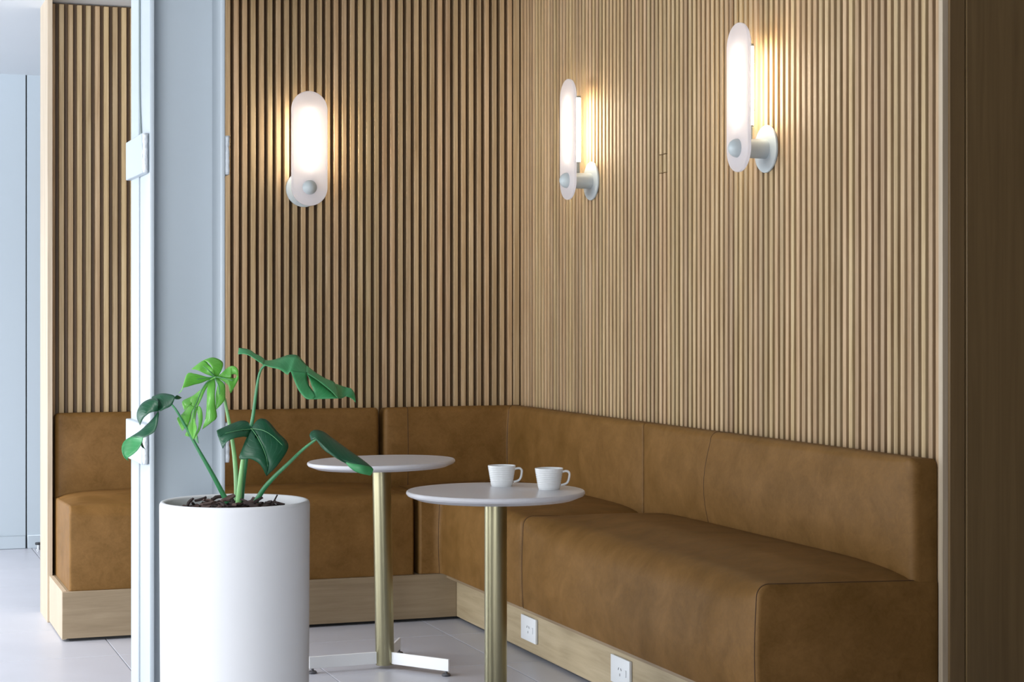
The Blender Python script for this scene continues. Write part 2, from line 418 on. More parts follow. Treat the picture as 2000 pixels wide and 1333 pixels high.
def seat_prof(z0, z1, D, r_end=.032, r_mid=.075, crown=.024, bulge=.010, p=4, zb=-.014):
    def f(s):
        k = kfun(s, p); r = r_end+(r_mid-r_end)*k; pts = []
        for i in range(9):
            t = i/8; pts.append((-bulge*(.3+.7*k)*math.sin(PI*min(1, t*1.02))*1.0, z0+(z1-r-z0)*t))
        for i in range(1, 9):
            a = PI/2*i/8; pts.append((r-r*math.cos(a), z1-r+r*math.sin(a)))
        for i in range(1, 13):
            t = i/12; d = r+(D-r)*t
            pts.append((d, z1+zb*t+crown*k*math.sin(PI*(.15+.50*t))*min(1, t*3.2)))
        pts.append((D, z0)); return pts
    return f
def back_prof(z0f, z1, D, bulge=.014, r=.030, p=6):
    def f(s):
        k = kfun(s, p); z0 = z0f(s); pts = []; rr = .012+(r-.012)*k
        for i in range(11):
            t = i/10; pts.append((-bulge*k*math.sin(PI*t)+.0, z0+(z1-rr-z0)*t))
        for i in range(1, 9):
            a = PI/2*i/8; pts.append((rr-rr*math.cos(a), z1-rr+rr*math.sin(a)))
        for i in range(1, 5): pts.append((rr+(D-rr)*i/4, z1-.004*i/4))
        pts.append((D, z0)); return pts
    return f
def lin(a, b, n): return [tuple(Vector(a).lerp(Vector(b), i/(n-1))) for i in range(n)]
ZP = .188; ZS = .510; ZT = .836
Y_SF = 7.118; X_SF = 2.267; Y_BF = 7.615; X_BF = 2.737; YW = Y_B-.004; XW = X_R-.004
XL = .798; XJ = 2.153; YJ = 6.172; YE = 4.366
def zseatback(s, p): return ZS-.034+.026*kfun(s, p)

sec1 = tag(empty('banquette_section', ((XL+XJ)/2, 7.4, ZP)), 'tan leather bench section behind the white column and potted plant, along the back slat wall', 'bench', 'tan leather banquette sections')
sec2 = tag(empty('banquette_section', (2.5, 7.0, ZP)), 'tan leather corner bench section with an L-shaped seat in the corner of the slat walls', 'bench', 'tan leather banquette sections')
sec3 = tag(empty('banquette_section', (2.55, 5.2, ZP)), 'long tan leather bench section along the right slat wall, above the white sockets', 'bench', 'tan leather banquette sections')
def local(o, parts):
    bpy.context.view_layer.update()
    for p in parts:
        p.matrix_parent_inverse = Matrix.Translation(-Vector(o.location))
    return o
# left section
a = upholster('seat', lin((XL, Y_SF, 0), (XJ, Y_SF, 0), 41), lin((XL, YW, 0), (XJ, YW, 0), 41), seat_prof(ZP+.001, ZS, .58, p=10, crown=.026, r_mid=.06), sec1, er=.010)
b = upholster('backrest', lin((XL+.002, Y_BF, 0), (XJ-.004, Y_BF, 0), 31), lin((XL+.002, YW, 0), (XJ-.004, YW, 0), 31), back_prof(lambda s: zseatback(s, 10), ZT, .08), sec1, er=.020)
local(sec1, [a, b])
# corner section: path bends round the inner corner
def corner_path(xa, yf, xf, yb, r, n1, n2, na):
    P = [(xa+(xf-r-xa)*i/n1, yf, 0) for i in range(n1)]
    for i in range(na+1):
        t = PI/2*i/na; P.append((xf-r+r*math.sin(t), yf-r+r*math.cos(t), 0))
    P += [(xf, yf-r+(yb-yf+r)*i/n2, 0) for i in range(1, n2+1)]
    return P
n1, n2, na = 6, 24, 8
fp = corner_path(XJ+.022, Y_SF, X_SF, YJ+.004, .035, n1, n2, na)
bp = [(XJ+.022+(2.60-XJ-.022)*i/n1, YW, 0) for i in range(n1)]+[(2.60+(XW-2.60)*i/(na/2), YW, 0) for i in range(na//2)]+[(XW, YW-(.35)*i/(na/2), 0) for i in range(na//2+1)]+[(XW, YW-.35+(YJ+.004-YW+.35)*i/n2, 0) for i in range(1, n2+1)]
a = upholster('seat', fp, bp, seat_prof(ZP+.001, ZS, .58, p=6, crown=.026, r_mid=.055), sec2, seams=((n1+na//2, 0.0),), er=.014)
m1, m2 = 16, 24
fb = [(XJ+.018+(X_BF-.012-XJ-.018)*i/m1, Y_BF, 0) for i in range(m1)]+[(X_BF-.012+.012*math.sin(t), Y_BF-.012+.012*math.cos(t), 0) for t in (0, PI/8, PI/4, 3*PI/8, PI/2)]+[(X_BF, Y_BF-.012+(YJ+.003-Y_BF+.012)*i/m2, 0) for i in range(1, m2+1)]
bk = [(XJ+.018+(X_BF-XJ-.018)*i/m1, YW, 0) for i in range(m1)]+[(X_BF+.04, YW, 0), (XW-.02, YW, 0), (XW, YW, 0), (XW, YW-.02, 0), (XW, YW-.05, 0)]+[(XW, YW-.05+(YJ+.003-YW+.05)*i/m2, 0) for i in range(1, m2+1)]
b = upholster('backrest', fb, bk, back_prof(lambda s: zseatback(s, 6), ZT, .08, bulge=.012, p=8), sec2, seams=((3, 0.0), (m1+2, 0.0)), er=(.020, .007))
local(sec2, [a, b])
# right section
a = upholster('seat', lin((X_SF, YJ-.004, 0), (X_SF, YE, 0), 45), lin((XW, YJ-.004, 0), (XW, YE, 0), 45), seat_prof(ZP+.001, ZS+.004, .55, p=7, crown=.030, r_mid=.11, r_end=.034, bulge=.018), sec3, seams=((0, .011), (-1, .010)), er=.012, sr=.0014)
b = upholster('backrest', lin((X_BF, YJ-.004, 0), (X_BF, YE+.004, 0), 40), lin((XW, YJ-.004, 0), (XW, YE+.004, 0), 40), back_prof(lambda s: zseatback(s, 7), ZT, .08, bulge=.026, p=9), sec3, seams=((12, 0.0),), er=(.007, .024))
local(sec3, [a, b])
# plinth
pl = tag(empty('bench_plinth', (.772, 7.11, 0)), 'pale oak L-shaped plinth carrying the tan leather benches, raised on a dark shadow gap', 'plinth')
PF = 7.108; PX = 2.33
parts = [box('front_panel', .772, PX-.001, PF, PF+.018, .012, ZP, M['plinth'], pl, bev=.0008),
         box('front_panel', PX, PX+.018, 4.372, PF+.018, .012, ZP, M['plinth_lit'], pl, bev=.0008),
         box('end_panel', .772, .790, PF+.0185, 7.583, .006, ZP, M['trim'], pl, bev=.0008),
         box('top_panel', .791, PX+.018, PF+.0185, YW, ZP-.018, ZP-.0005, M['plinth'], pl),
         box('top_panel', X_SF+.02, XW, 4.374, PF+.018, ZP-.0175, ZP, M['plinth'], pl)]
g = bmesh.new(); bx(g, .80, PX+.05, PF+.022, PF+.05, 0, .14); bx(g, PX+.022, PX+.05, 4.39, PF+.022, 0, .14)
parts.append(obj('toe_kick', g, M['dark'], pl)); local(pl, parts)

# ------------------------------------------------------------------ sockets on the plinth
def socket(yc, zc, label):
    t = tag(empty('power_socket', (PX, yc, zc)), label, 'socket', 'white power sockets on the plinth')
    box('faceplate', -.010, -.0005, -.076, .076, -.044, .044, M['plastic'], t, bev=.002, seg=2)
    for dy, dz, ang in ((.010, .007, .5), (-.010, .007, -.5), (0, -.011, 0)):
        g = bx(bmesh.new(), -.0108, -.0098, -.0014, .0014, -.0042, .0042)
        bmesh.ops.rotate(g, verts=g.verts, cent=(0, 0, 0), matrix=Matrix.Rotation(ang, 3, 'X'))
        bmesh.ops.translate(g, verts=g.verts, vec=(0, dy, dz)); obj('pin_slot', g, M['slot'], t)
    box('rocker_switch', -.0128, -.0098, -.052, -.040, -.011, .011, M['plastic'], t, bev=.001)
socket(6.253, .0965, 'white power socket on the oak plinth, the one nearer the room corner')
socket(5.414, .0945, 'white power socket on the oak plinth, cut off by the bottom edge of the picture')

# ------------------------------------------------------------------ wall lamps
def make_lamp(label):
    """origin on the wall at the arm; local +X points out of the wall, Y across, Z up"""
    t = tag(empty('wall_lamp'), label, 'lamp', 'opal capsule wall lamps')
    RX = Matrix.Rotation(PI/2, 4, 'Y')
    obj('wall_plate', lathe(bmesh.new(), [(0, .0005), (.0765, .0005), (.0775, .002), (.0775, .006), (.0760, .008), (0, .008)], 56, RX), M['lampm'], t, True, 40)
    obj('arm', lathe(bmesh.new(), [(0, .008), (.0315, .008), (.0315, .0968), (0, .0968)], 40, RX), M['lampm'], t, True, 40)
    # capsule shaped diffuser plate
    g = bmesh.new(); R = .0775; H = .3275
    pts = [(R*math.cos(a), -R*abs(math.sin(a))) for a in [PI+PI*i/28 for i in range(29)]]
    out = [(R*math.cos(PI+PI*i/28), R*math.sin(PI+PI*i/28)) for i in range(29)]+[(R*math.cos(PI*i/28), H+R*math.sin(PI*i/28)) for i in range(29)]
    layers = []
    for xx, sc in ((.097, .975), (.0980, .990), (.0995, 1.0), (.1065, 1.0), (.108, .990), (.109, .975)):
        lay = []
        for yy, zz in out:
            cz = min(max(zz, 0), H); lay.append(g.verts.new((xx, yy*sc, cz+(zz-cz)*sc)))
        layers.append(lay)
    n = len(out)
    for A, B in zip(layers, layers[1:]):
        for i in range(n): g.faces.new((A[i], A[(i+1) % n], B[(i+1) % n], B[i]))
    g.faces.new(layers[0]); g.faces.new(layers[-1])
    obj('diffuser', g, M['diff'], t, True, 35)
    kn = [(.0305*math.cos(PI/2*i/10), .109+.030*math.sin(PI/2*i/10)) for i in range(10)]+[(0, .139)]
    obj('knob', lathe(bmesh.new(), [(0, .109), (.0305, .109)]+kn[1:], 36, RX), M['lampm'], t, True, 60)
    TX = .063
    g = lathe(bmesh.new(), [(0, .075), (.0125, .075), (.0125, .330), (0, .330)], 20, Matrix.Translation((TX, 0, 0)))
    tb = obj('light_tube', g, M['tube'], t, True, 40)
    obj('end_cap', lathe(bmesh.new(), [(0, .330), (.0135, .330), (.0135, .338), (0, .338)], 20, Matrix.Translation((TX, 0, 0))), M['capm'], tb, True, 40)
    obj('end_cap', lathe(bmesh.new(), [(0, .026), (.0085, .026), (.0085, .070), (.0135, .070), (.0135, .075), (0, .075)], 20, Matrix.Translation((TX, 0, 0))), M['capm'], tb, True, 40)
    return t
def copy_tree(o, parent=None):
    c = o.copy(); C.objects.link(c); c.parent = parent
    for ch in o.children: copy_tree(ch, c)
    return c
lamp = make_lamp('white capsule wall lamp facing the camera on the back slat wall, left of the corner')
lamp.location = (1.839, Y_B, 1.768); lamp.rotation_euler.z = -PI/2
for yy, lb in ((6.862, 'white capsule wall lamp on the right slat wall, the smaller one beside the corner'),
               (5.367, 'white capsule wall lamp on the right slat wall, larger and farther from the corner')):
    c = copy_tree(lamp); c.location = (X_R, yy, 1.768); c.rotation_euler.z = PI; c['label'] = lb

# ------------------------------------------------------------------ tables
def make_table(label):
    t = tag(empty('pedestal_table'), label, 'table', 'round pedestal tables')
    H = .7235; R = .2575
    obj('tabletop', lathe(bmesh.new(), [(0, H-.024), (R-.030, H-.024), (R-.004, H-.0135), (R-.0005, H-.009), (R, H-.006), (R-.0015, H-.002), (R-.004, H), (0, H)], 96), M['top'], t, True, 28)
    obj('pedestal', lathe(bmesh.new(), [(0, .012), (.032, .012), (.0325, .014), (.0325, H-.0245), (0, H-.0245)], 48), M['brass'], t, True, 40)
    for ang in (83, 203, 326):
        A = math.radians(ang)-YAW
        g = bx(bmesh.new(), .030, .275, -.004, .004, .017, .058, .0008)
        bmesh.ops.rotate(g, verts=g.verts, cent=(0, 0, 0), matrix=Matrix.Rotation(A, 3, 'Z'))
        arm = obj('base_arm', g, M['base'], t)
        g = lathe(bmesh.new(), [(0, 0), (.014, 0), (.0155, .002), (.0155, .006), (.012, .009), (.005, .010), (.005, .0168), (0, .0168)], 20, Matrix.Rotation(A, 4, 'Z') @ Matrix.Translation((.263, 0, 0)))
        obj('foot', g, M['foot'], arm, True, 40)
    return t
tb = make_table('round white table on a brass post, the farther one, empty, its three-armed foot in view')
tb.location = (1.772, 6.207, 0)
tf = copy_tree(tb); tf['label'] = 'round white table on a brass post, the nearer one, carrying two white cups'
tf.location = (1.763, 5.019, 0)
for ch in tb.children:
    if ch.name.split('.')[0] in ('tabletop', 'pedestal'):
        ch.matrix_local = Matrix.Translation((0, 0, .012)) @ Matrix.Rotation(-math.radians(1.05), 4, VDIR) @ Matrix.Translation((0, 0, -.012))

# ------------------------------------------------------------------ cups
def make_cup(label):
    t = tag(empty('coffee_cup'), label, 'cup', 'white ridged coffee cups')
    prof = [(0, .004), (.027, .004), (.0275, 0), (.0300, 0), (.0312, .004)]
    for i in range(1, 41):
        z = .004+.0545*i/40; r = .0318+.0092*(i/40)+(.00032 if (i % 4 in (1, 2)) else -.00018)*(1 if 5 < i < 36 else 0)
        prof.append((r, z))
    prof += [(.0411, .0603), (.0405, .0612), (.0395, .0605), (.0380, .050), (.0345, .022), (.0300, .010), (0, .009)]
    obj('cup_body', lathe(bmesh.new(), prof, 56), M['china'], t, True, 50)
    path = catmull([(.0385, 0, .0505), (.047, 0, .0525), (.0545, 0, .0515), (.0590, 0, .046), (.0585, 0, .036), (.0555, 0, .024), (.0490, 0, .0165), (.0350, 0, .0120)], 26)
    g = tube(bmesh.new(), path, .0034, 10)
    for v in g.verts: v.co.y *= 1.35
    obj('handle', g, M['china'], t, True, 60)
    return t
TZ = .7236
cp = make_cup('white ridged coffee cup on the nearer table, the left one of the two')
cp.location = (1.823, 5.136, TZ); cp.rotation_euler.z = -YAW+.06
c2 = copy_tree(cp); c2.location = (1.918, 4.995, TZ); c2.rotation_euler.z = -YAW-.02
c2['label'] = 'white ridged coffee cup on the nearer table, the right one close to the rim'

# ------------------------------------------------------------------ steel column
CX0, CX1, CY0, CY1 = .7715, .976, 5.00, 5.305
col = tag(empty('steel_column', ((CX0+CX1)/2, (CY0+CY1)/2, 0)), 'pale blue-grey painted steel H-section column behind the white planter', 'column')
ps = [box('flange', CX0, CX0+.013, CY0, CY1, 0, 2.503, M['paint'], col, bev=.003, seg=2),
      box('flange', CX1-.013, CX1, CY0, CY1, 0, 2.503, M['paint'], col, bev=.003, seg=2),
      box('web', CX0+.013, CX1-.013, CY0+.12, CY0+.129, 0, 2.503, M['paint'], col),
      box('cover_strip', CX0-.005, CX0, CY0+.17, CY1, 0, 2.503, M['paint'], col, bev=.0015)]
ps.append(obj('cable', tube(bmesh.new(), catmull([(CX0-.003, CY0+.16, 2.50), (CX0-.003, CY0+.16, 2.1), (CX0-.003, CY0+.155, 1.85), (CX0-.003, CY0+.130, 1.73), (CX0-.003, CY0+.115, 1.705)], 24), .0025, 8), M['cable'], col, True))
def lug(x0, x1, z0, z1):
    g = bmesh.new(); nb = 14
    bx(g, x0, x1, CY0+.012, CY1+.002, z0, z1, .002)
    p = box('lug_plate', x0, x1, CY0+.012, CY1+.002, z0, z1, M['paint'], col, bev=.002); g.free()
    w = bmesh.new(); rnd = random.Random(3)
    pts = [((x0+x1)/2, CY0+.009+rnd.uniform(-.0012, .0012), z0+.001+(z1-z0-.002)*i/nb) for i in range(nb+1)]
    tube(w, pts, [.0068+rnd.uniform(-.0012, .0014) for _ in pts], 8)
    wl_ = obj('weld', w, M['weld'], p, True)
    return p
for z0, z1 in ((1.6095, 1.717), (.824, .934)):
    ps.append(lug(CX0-.0195, CX0-.0005, z0, z1)); ps.append(lug(CX1+.0005, CX1+.0125, z0, z1))
local(col, ps)

# ------------------------------------------------------------------ door stop in the far room
ds = tag(empty('door_stop', (.962, 9.99, 0)), 'small dark steel door stop on the floor before the far white wall', 'door stop')
obj('base', lathe(bmesh.new(), [(0, 0), (.018, 0), (.018, .004), (.010, .005), (.010, .026), (0, .026)], 20), M['steel'], ds, True, 40)
obj('rubber_cap', lathe(bmesh.new(), [(0, .026), (.017, .026), (.018, .028), (.018, .036), (.016, .038), (0, .038)], 20), M['stop'], ds, True, 40)

# ------------------------------------------------------------------ potted monstera
PD = 4.60; PC = pt(459, 978, PD); PH = PC.z; PR = 145.5*PD/F
plant = tag(empty('potted_monstera', (PC.x, PC.y, 0)), 'young split-leaf plant in a tall round white planter, in front of the column', 'plant')
prof = [(0, 0), (PR-.012, 0), (PR-.004, .004)]
prof += [(PR-.004+.004*i/10, .004+(PH-.012-.004)*i/10) for i in range(1, 11)]
prof += [(PR-.0007, PH-.006), (PR-.003, PH-.0018), (PR-.007, PH), (PR-.012, PH-.0012), (PR-.0155, PH-.005), (PR-.019, PH-.03), (PR-.022, PH-.11), (0, PH-.11)]
pot = obj('pot', lathe(bmesh.new(), prof, 96), M['pot'], plant, True, 50)
# soil: a low mound inside the pot
g = bmesh.new(); RS = PR-.0215; rings = []; rnd = random.Random(11)
for i in range(9):
    r = RS*i/8; h = PH-.016-.022*(r/RS)**2
    rings.append([g.verts.new((0, 0, h))] if i == 0 else [g.verts.new((r*math.cos(2*PI*k/40), r*math.sin(2*PI*k/40), h+rnd.uniform(-.003, .003))) for k in range(40)])
for a, b in zip(rings, rings[1:]):
    for k in range(40):
        j = (k+1) % 40
        if len(a) == 1: g.faces.new((a[0], b[k], b[j]))
        else: g.faces.new((a[k], a[j], b[j], b[k]))
obj('soil', g, M['soil'], plant, True)
# bark chips
def chip(rnd, L, Wd, T):
    g = bmesh.new(); n = 5; top = []; bot = []
    ol = []
    for i in range(n+1): ol.append((L*(i/n-.5), Wd*(.3+.2*math.sin(PI*i/n))+rnd.uniform(-.2, .2)*Wd))
    for i in range(n, -1, -1): ol.append((L*(i/n-.5), -Wd*(.3+.2*math.sin(PI*i/n))+rnd.uniform(-.2, .2)*Wd))
    bend = rnd.uniform(-.25, .25)
    for x_, y_ in ol:
        zb = bend*(x_/L)**2*L*2+rnd.uniform(-.1, .1)*T
        top.append(g.verts.new((x_, y_, zb+T/2))); bot.append(g.verts.new((x_, y_, zb-T/2)))
    m = len(ol)
    g.faces.new(top); g.faces.new(bot[::-1])
    for i in range(m): g.faces.new((top[i], bot[i], bot[(i+1) % m], top[(i+1) % m]))
    return g
rnd = random.Random(5)
chipmesh = [mesh('bark_chip', chip(rnd, rnd.uniform(.026, .05), rnd.uniform(.010, .018), rnd.uniform(.003, .005)), M['bark'] if i % 3 else M['bark2']) for i in range(9)]
R3 = RDIR; V3 = VDIR
def soilh(r): return PH-.016-.022*(r/RS)**2
for i in range(110):
    a = rnd.uniform(0, 2*PI); r = RS*.86*math.sqrt(rnd.random())
    p = Vector((r*math.cos(a), r*math.sin(a), 0))
    if p.dot(R3) > .095: continue
    o = link('bark_chip', chipmesh[i % 9], plant, (p.x, p.y, soilh(r)+rnd.uniform(.003, .012)))
    o.rotation_euler = (rnd.uniform(-.6, .6), rnd.uniform(-.6, .6), rnd.uniform(0, 6.28)); k_ = rnd.uniform(.5, 1.0); o.scale = (k_, k_*rnd.uniform(.8, 1.5), k_)
# the larger pieces that stand up above the rim
for u, v, L, tilt, rz, dd in ((447, 973, 1.0, .35, .5, -.02), (478, 978, .9, -.3, -.6, -.05), (502, 975, 1.1, .7, .2, -.03), (535, 972, .8, 1.1, .3, -.02), (545, 981, 1.0, -.25, 0, -.04), (520, 984, .9, .1, .9, -.08),
                         (370, 977, .9, .9, .3, -.02), (392, 974, 1.1, .3, .2, 0), (408, 978, 1.0, -.3, .4, -.03), (424, 972, 1.0, .25, .3, .02), (462, 984, 1.0, -.1, 1.3, -.09), (405, 984, .9, .1, .9, -.08), (436, 985, 1.0, .1, 2.0, -.09), (490, 986, 1.0, .2, 2.6, -.09)):
    q = pt(u, v, PD+dd); r = (Vector((q.x, q.y, 0))-Vector((PC.x, PC.y, 0))).length
    z = min(q.z, soilh(min(r, RS))+.024)
    o = link('bark_chip', chipmesh[int(u) % 9], plant, (q.x-PC.x, q.y-PC.y, z)); o.scale = (L, L, L)
    o.rotation_euler = (rnd.uniform(-.4, .4), -tilt, rz-YAW)
g = bmesh.new()
for i in range(420):
    a = rnd.uniform(0, 2*PI); r = RS*.93*math.sqrt(rnd.random()); p = Vector((r*math.cos(a), r*math.sin(a), 0))
    if p.dot(R3) > .105: continue
    t_ = chip(rnd, rnd.uniform(.010, .022), rnd.uniform(.005, .010), .002)
    mt = Matrix.Translation((p.x, p.y, soilh(r)+rnd.uniform(.000, .006))) @ Matrix.Rotation(rnd.uniform(0, 6.28), 4, 'Z') @ Matrix.Rotation(rnd.uniform(-.7, .7), 4, 'X')
    bmesh.ops.transform(t_, matrix=mt, verts=t_.verts)
    me = bpy.data.meshes.new('tmp'); t_.to_mesh(me); t_.free(); g.from_mesh(me); bpy.data.meshes.remove(me)
tag(obj('bark_mulch', g, M['bark2'], plant), kind='stuff')

# leaves: each blade is a set of curved patches between two rails; points come from (x, y, distance offset in cm)
OX, OY, SC = 230, 660, 3.808
def cp3(p, base):
    d = PD+base+(p[2]/100 if len(p) > 2 else 0)
    q = pt(OX+p[0]/SC, OY+p[1]/SC, d); return Vector((q.x-PC.x, q.y-PC.y, q.z))
def patch(bm, uvl, ra, rb, base, bulge=0.0, nu=18, nv=7, v0=0.0, v1=1.0, u0=0.0):
    A = catmull([cp3(p, base) for p in ra], nu); B = catmull([cp3(p, base) for p in rb], nu)
    grid = []
    for i in range(nu):
        row = []
        for j in range(nv):
            t = j/(nv-1); q = A[i].lerp(B[i], t)-VDIR*(bulge*2.0*t*(1-t)*math.sin(PI*min(1, max(0, i/(nu-1)))) )
            row.append(bm.verts.new(q))
        grid.append(row)
    for i in range(nu-1):
        for j in range(nv-1):
            f = bm.faces.new((grid[i][j], grid[i][j+1], grid[i+1][j+1], grid[i+1][j]))
            for lp, (a, b) in zip(f.loops, ((i, j), (i, j+1), (i+1, j+1), (i+1, j))):
                lp[uvl].uv = (u0+a/(nu-1), v0+(v1-v0)*b/(nv-1))
def leaf(patches, base, mat, parent, label=None, ribs=(), ribr=.00036):
    bm = bmesh.new(); uvl = bm.loops.layers.uv.new('UVMap')
    for p in patches:
        ra, rb = p[0], p[1]; kw = p[2] if len(p) > 2 else {}
        patch(bm, uvl, ra, rb, base, **kw)
    bmesh.ops.remove_doubles(bm, verts=bm.verts, dist=.0006)
    nf = len(bm.faces)
    for rb in ribs:
        P = catmull([cp3(p, base) for p in rb], 20)
        tube(bm, P, [ribr*(1.25-.9*i/19) for i in range(20)], 6)
    bm.faces.ensure_lookup_table()
    for f in bm.faces[nf:]: f.material_index = 1
    me = bpy.data.meshes.new('leaf'); bm.to_mesh(me); bm.free(); me.materials.append(mat); me.materials.append(M['rib'])
    for q in me.polygons: q.use_smooth = True
    o = link('leaf', me, parent)
    sm = o.modifiers.new('thick', 'SOLIDIFY'); sm.thickness = .0011; sm.offset = 0
    if label: o['label'] = label
    return o
def stem(pts, radii, base, mat):
    P = catmull([cp3(p, base) for p in pts], 26)
    rr = [radii[0]+(radii[1]-radii[0])*(i/25)**.8 for i in range(26)]
    return obj('stem', tube(bmesh.new(), P, rr, 12), mat, plant, True, 60)

# 1: drooping dark leaf at the far left
s1 = stem([(815, 1225, -1), (700, 1010, -3), (600, 835, -5), (500, 655, -6), (440, 548, -7), (403, 500, -7)], (.0072, .0026), 0, M['stem_dark'])
leaf([
  ([(403, 500, -7), (425, 440, -6), (380, 420, -4), (320, 416, -2), (258, 438, 1)], [(403, 500, -7), (385, 515, -7.5), (350, 530, -8), (318, 545, -8), (300, 540, -8)], dict(bulge=.006, v0=.05)),
  ([(425, 440, -6), (440, 428, -5), (460, 438, -4), (476, 448, -3)], [(415, 452, -6), (432, 458, -6), (455, 458, -5), (476, 448, -3)], dict(nu=8, nv=4, v0=.1)),
  ([(300, 478, -8), (270, 455, -6), (225, 462, -4), (180, 490, -3), (148, 540, -3), (143, 595, -4), (166, 652, -6)], [(303, 548, -8), (270, 550, -9), (238, 560, -9), (212, 578, -9), (192, 598, -8), (178, 622, -7), (166, 652, -6)], dict(bulge=.012, v0=.1)),
  ([(258, 438, 1), (280, 440, 0), (303, 455, -3), (302, 478, -8)], [(258, 438, 1), (250, 446, 1), (262, 462, -3), (285, 470, -7)], dict(nu=8, nv=4, v0=.1)),
  ([(303, 545, -8), (270, 590, -8), (228, 636, -7), (170, 690, -6), (110, 730, -5), (95, 738, -5)], [(306, 570, -8), (295, 640, -10), (272, 700, -11), (228, 727, -11), (190, 745, -10), (180, 750, -9)], dict(bulge=.010, v0=.08)),
  ([(188, 750, -9), (182, 775, -8), (190, 805, -7), (206, 832, -7)], [(172, 790, -9), (176, 808, -8), (190, 822, -7), (206, 832, -7)], dict(nu=8, nv=4, v0=.1)),
], 0, M['leaf_dark'], s1)
leaf([  # brightly lit tip: the light on it is put into the leaf colour
  ([(188, 742, -10), (140, 736, -7), (90, 742, -5), (45, 775, -6), (28, 825, -8), (42, 880, -10), (62, 905, -10), (82, 916, -9)], [(186, 752, -10), (175, 790, -10), (150, 832, -11), (120, 862, -11), (95, 880, -11), (80, 890, -11), (72, 900, -10), (82, 916, -9)], dict(bulge=-.010, v0=.1)),
], 0, M['leaf_mid'], s1, 'underside of the curled tip, painted lighter green for the light on it')
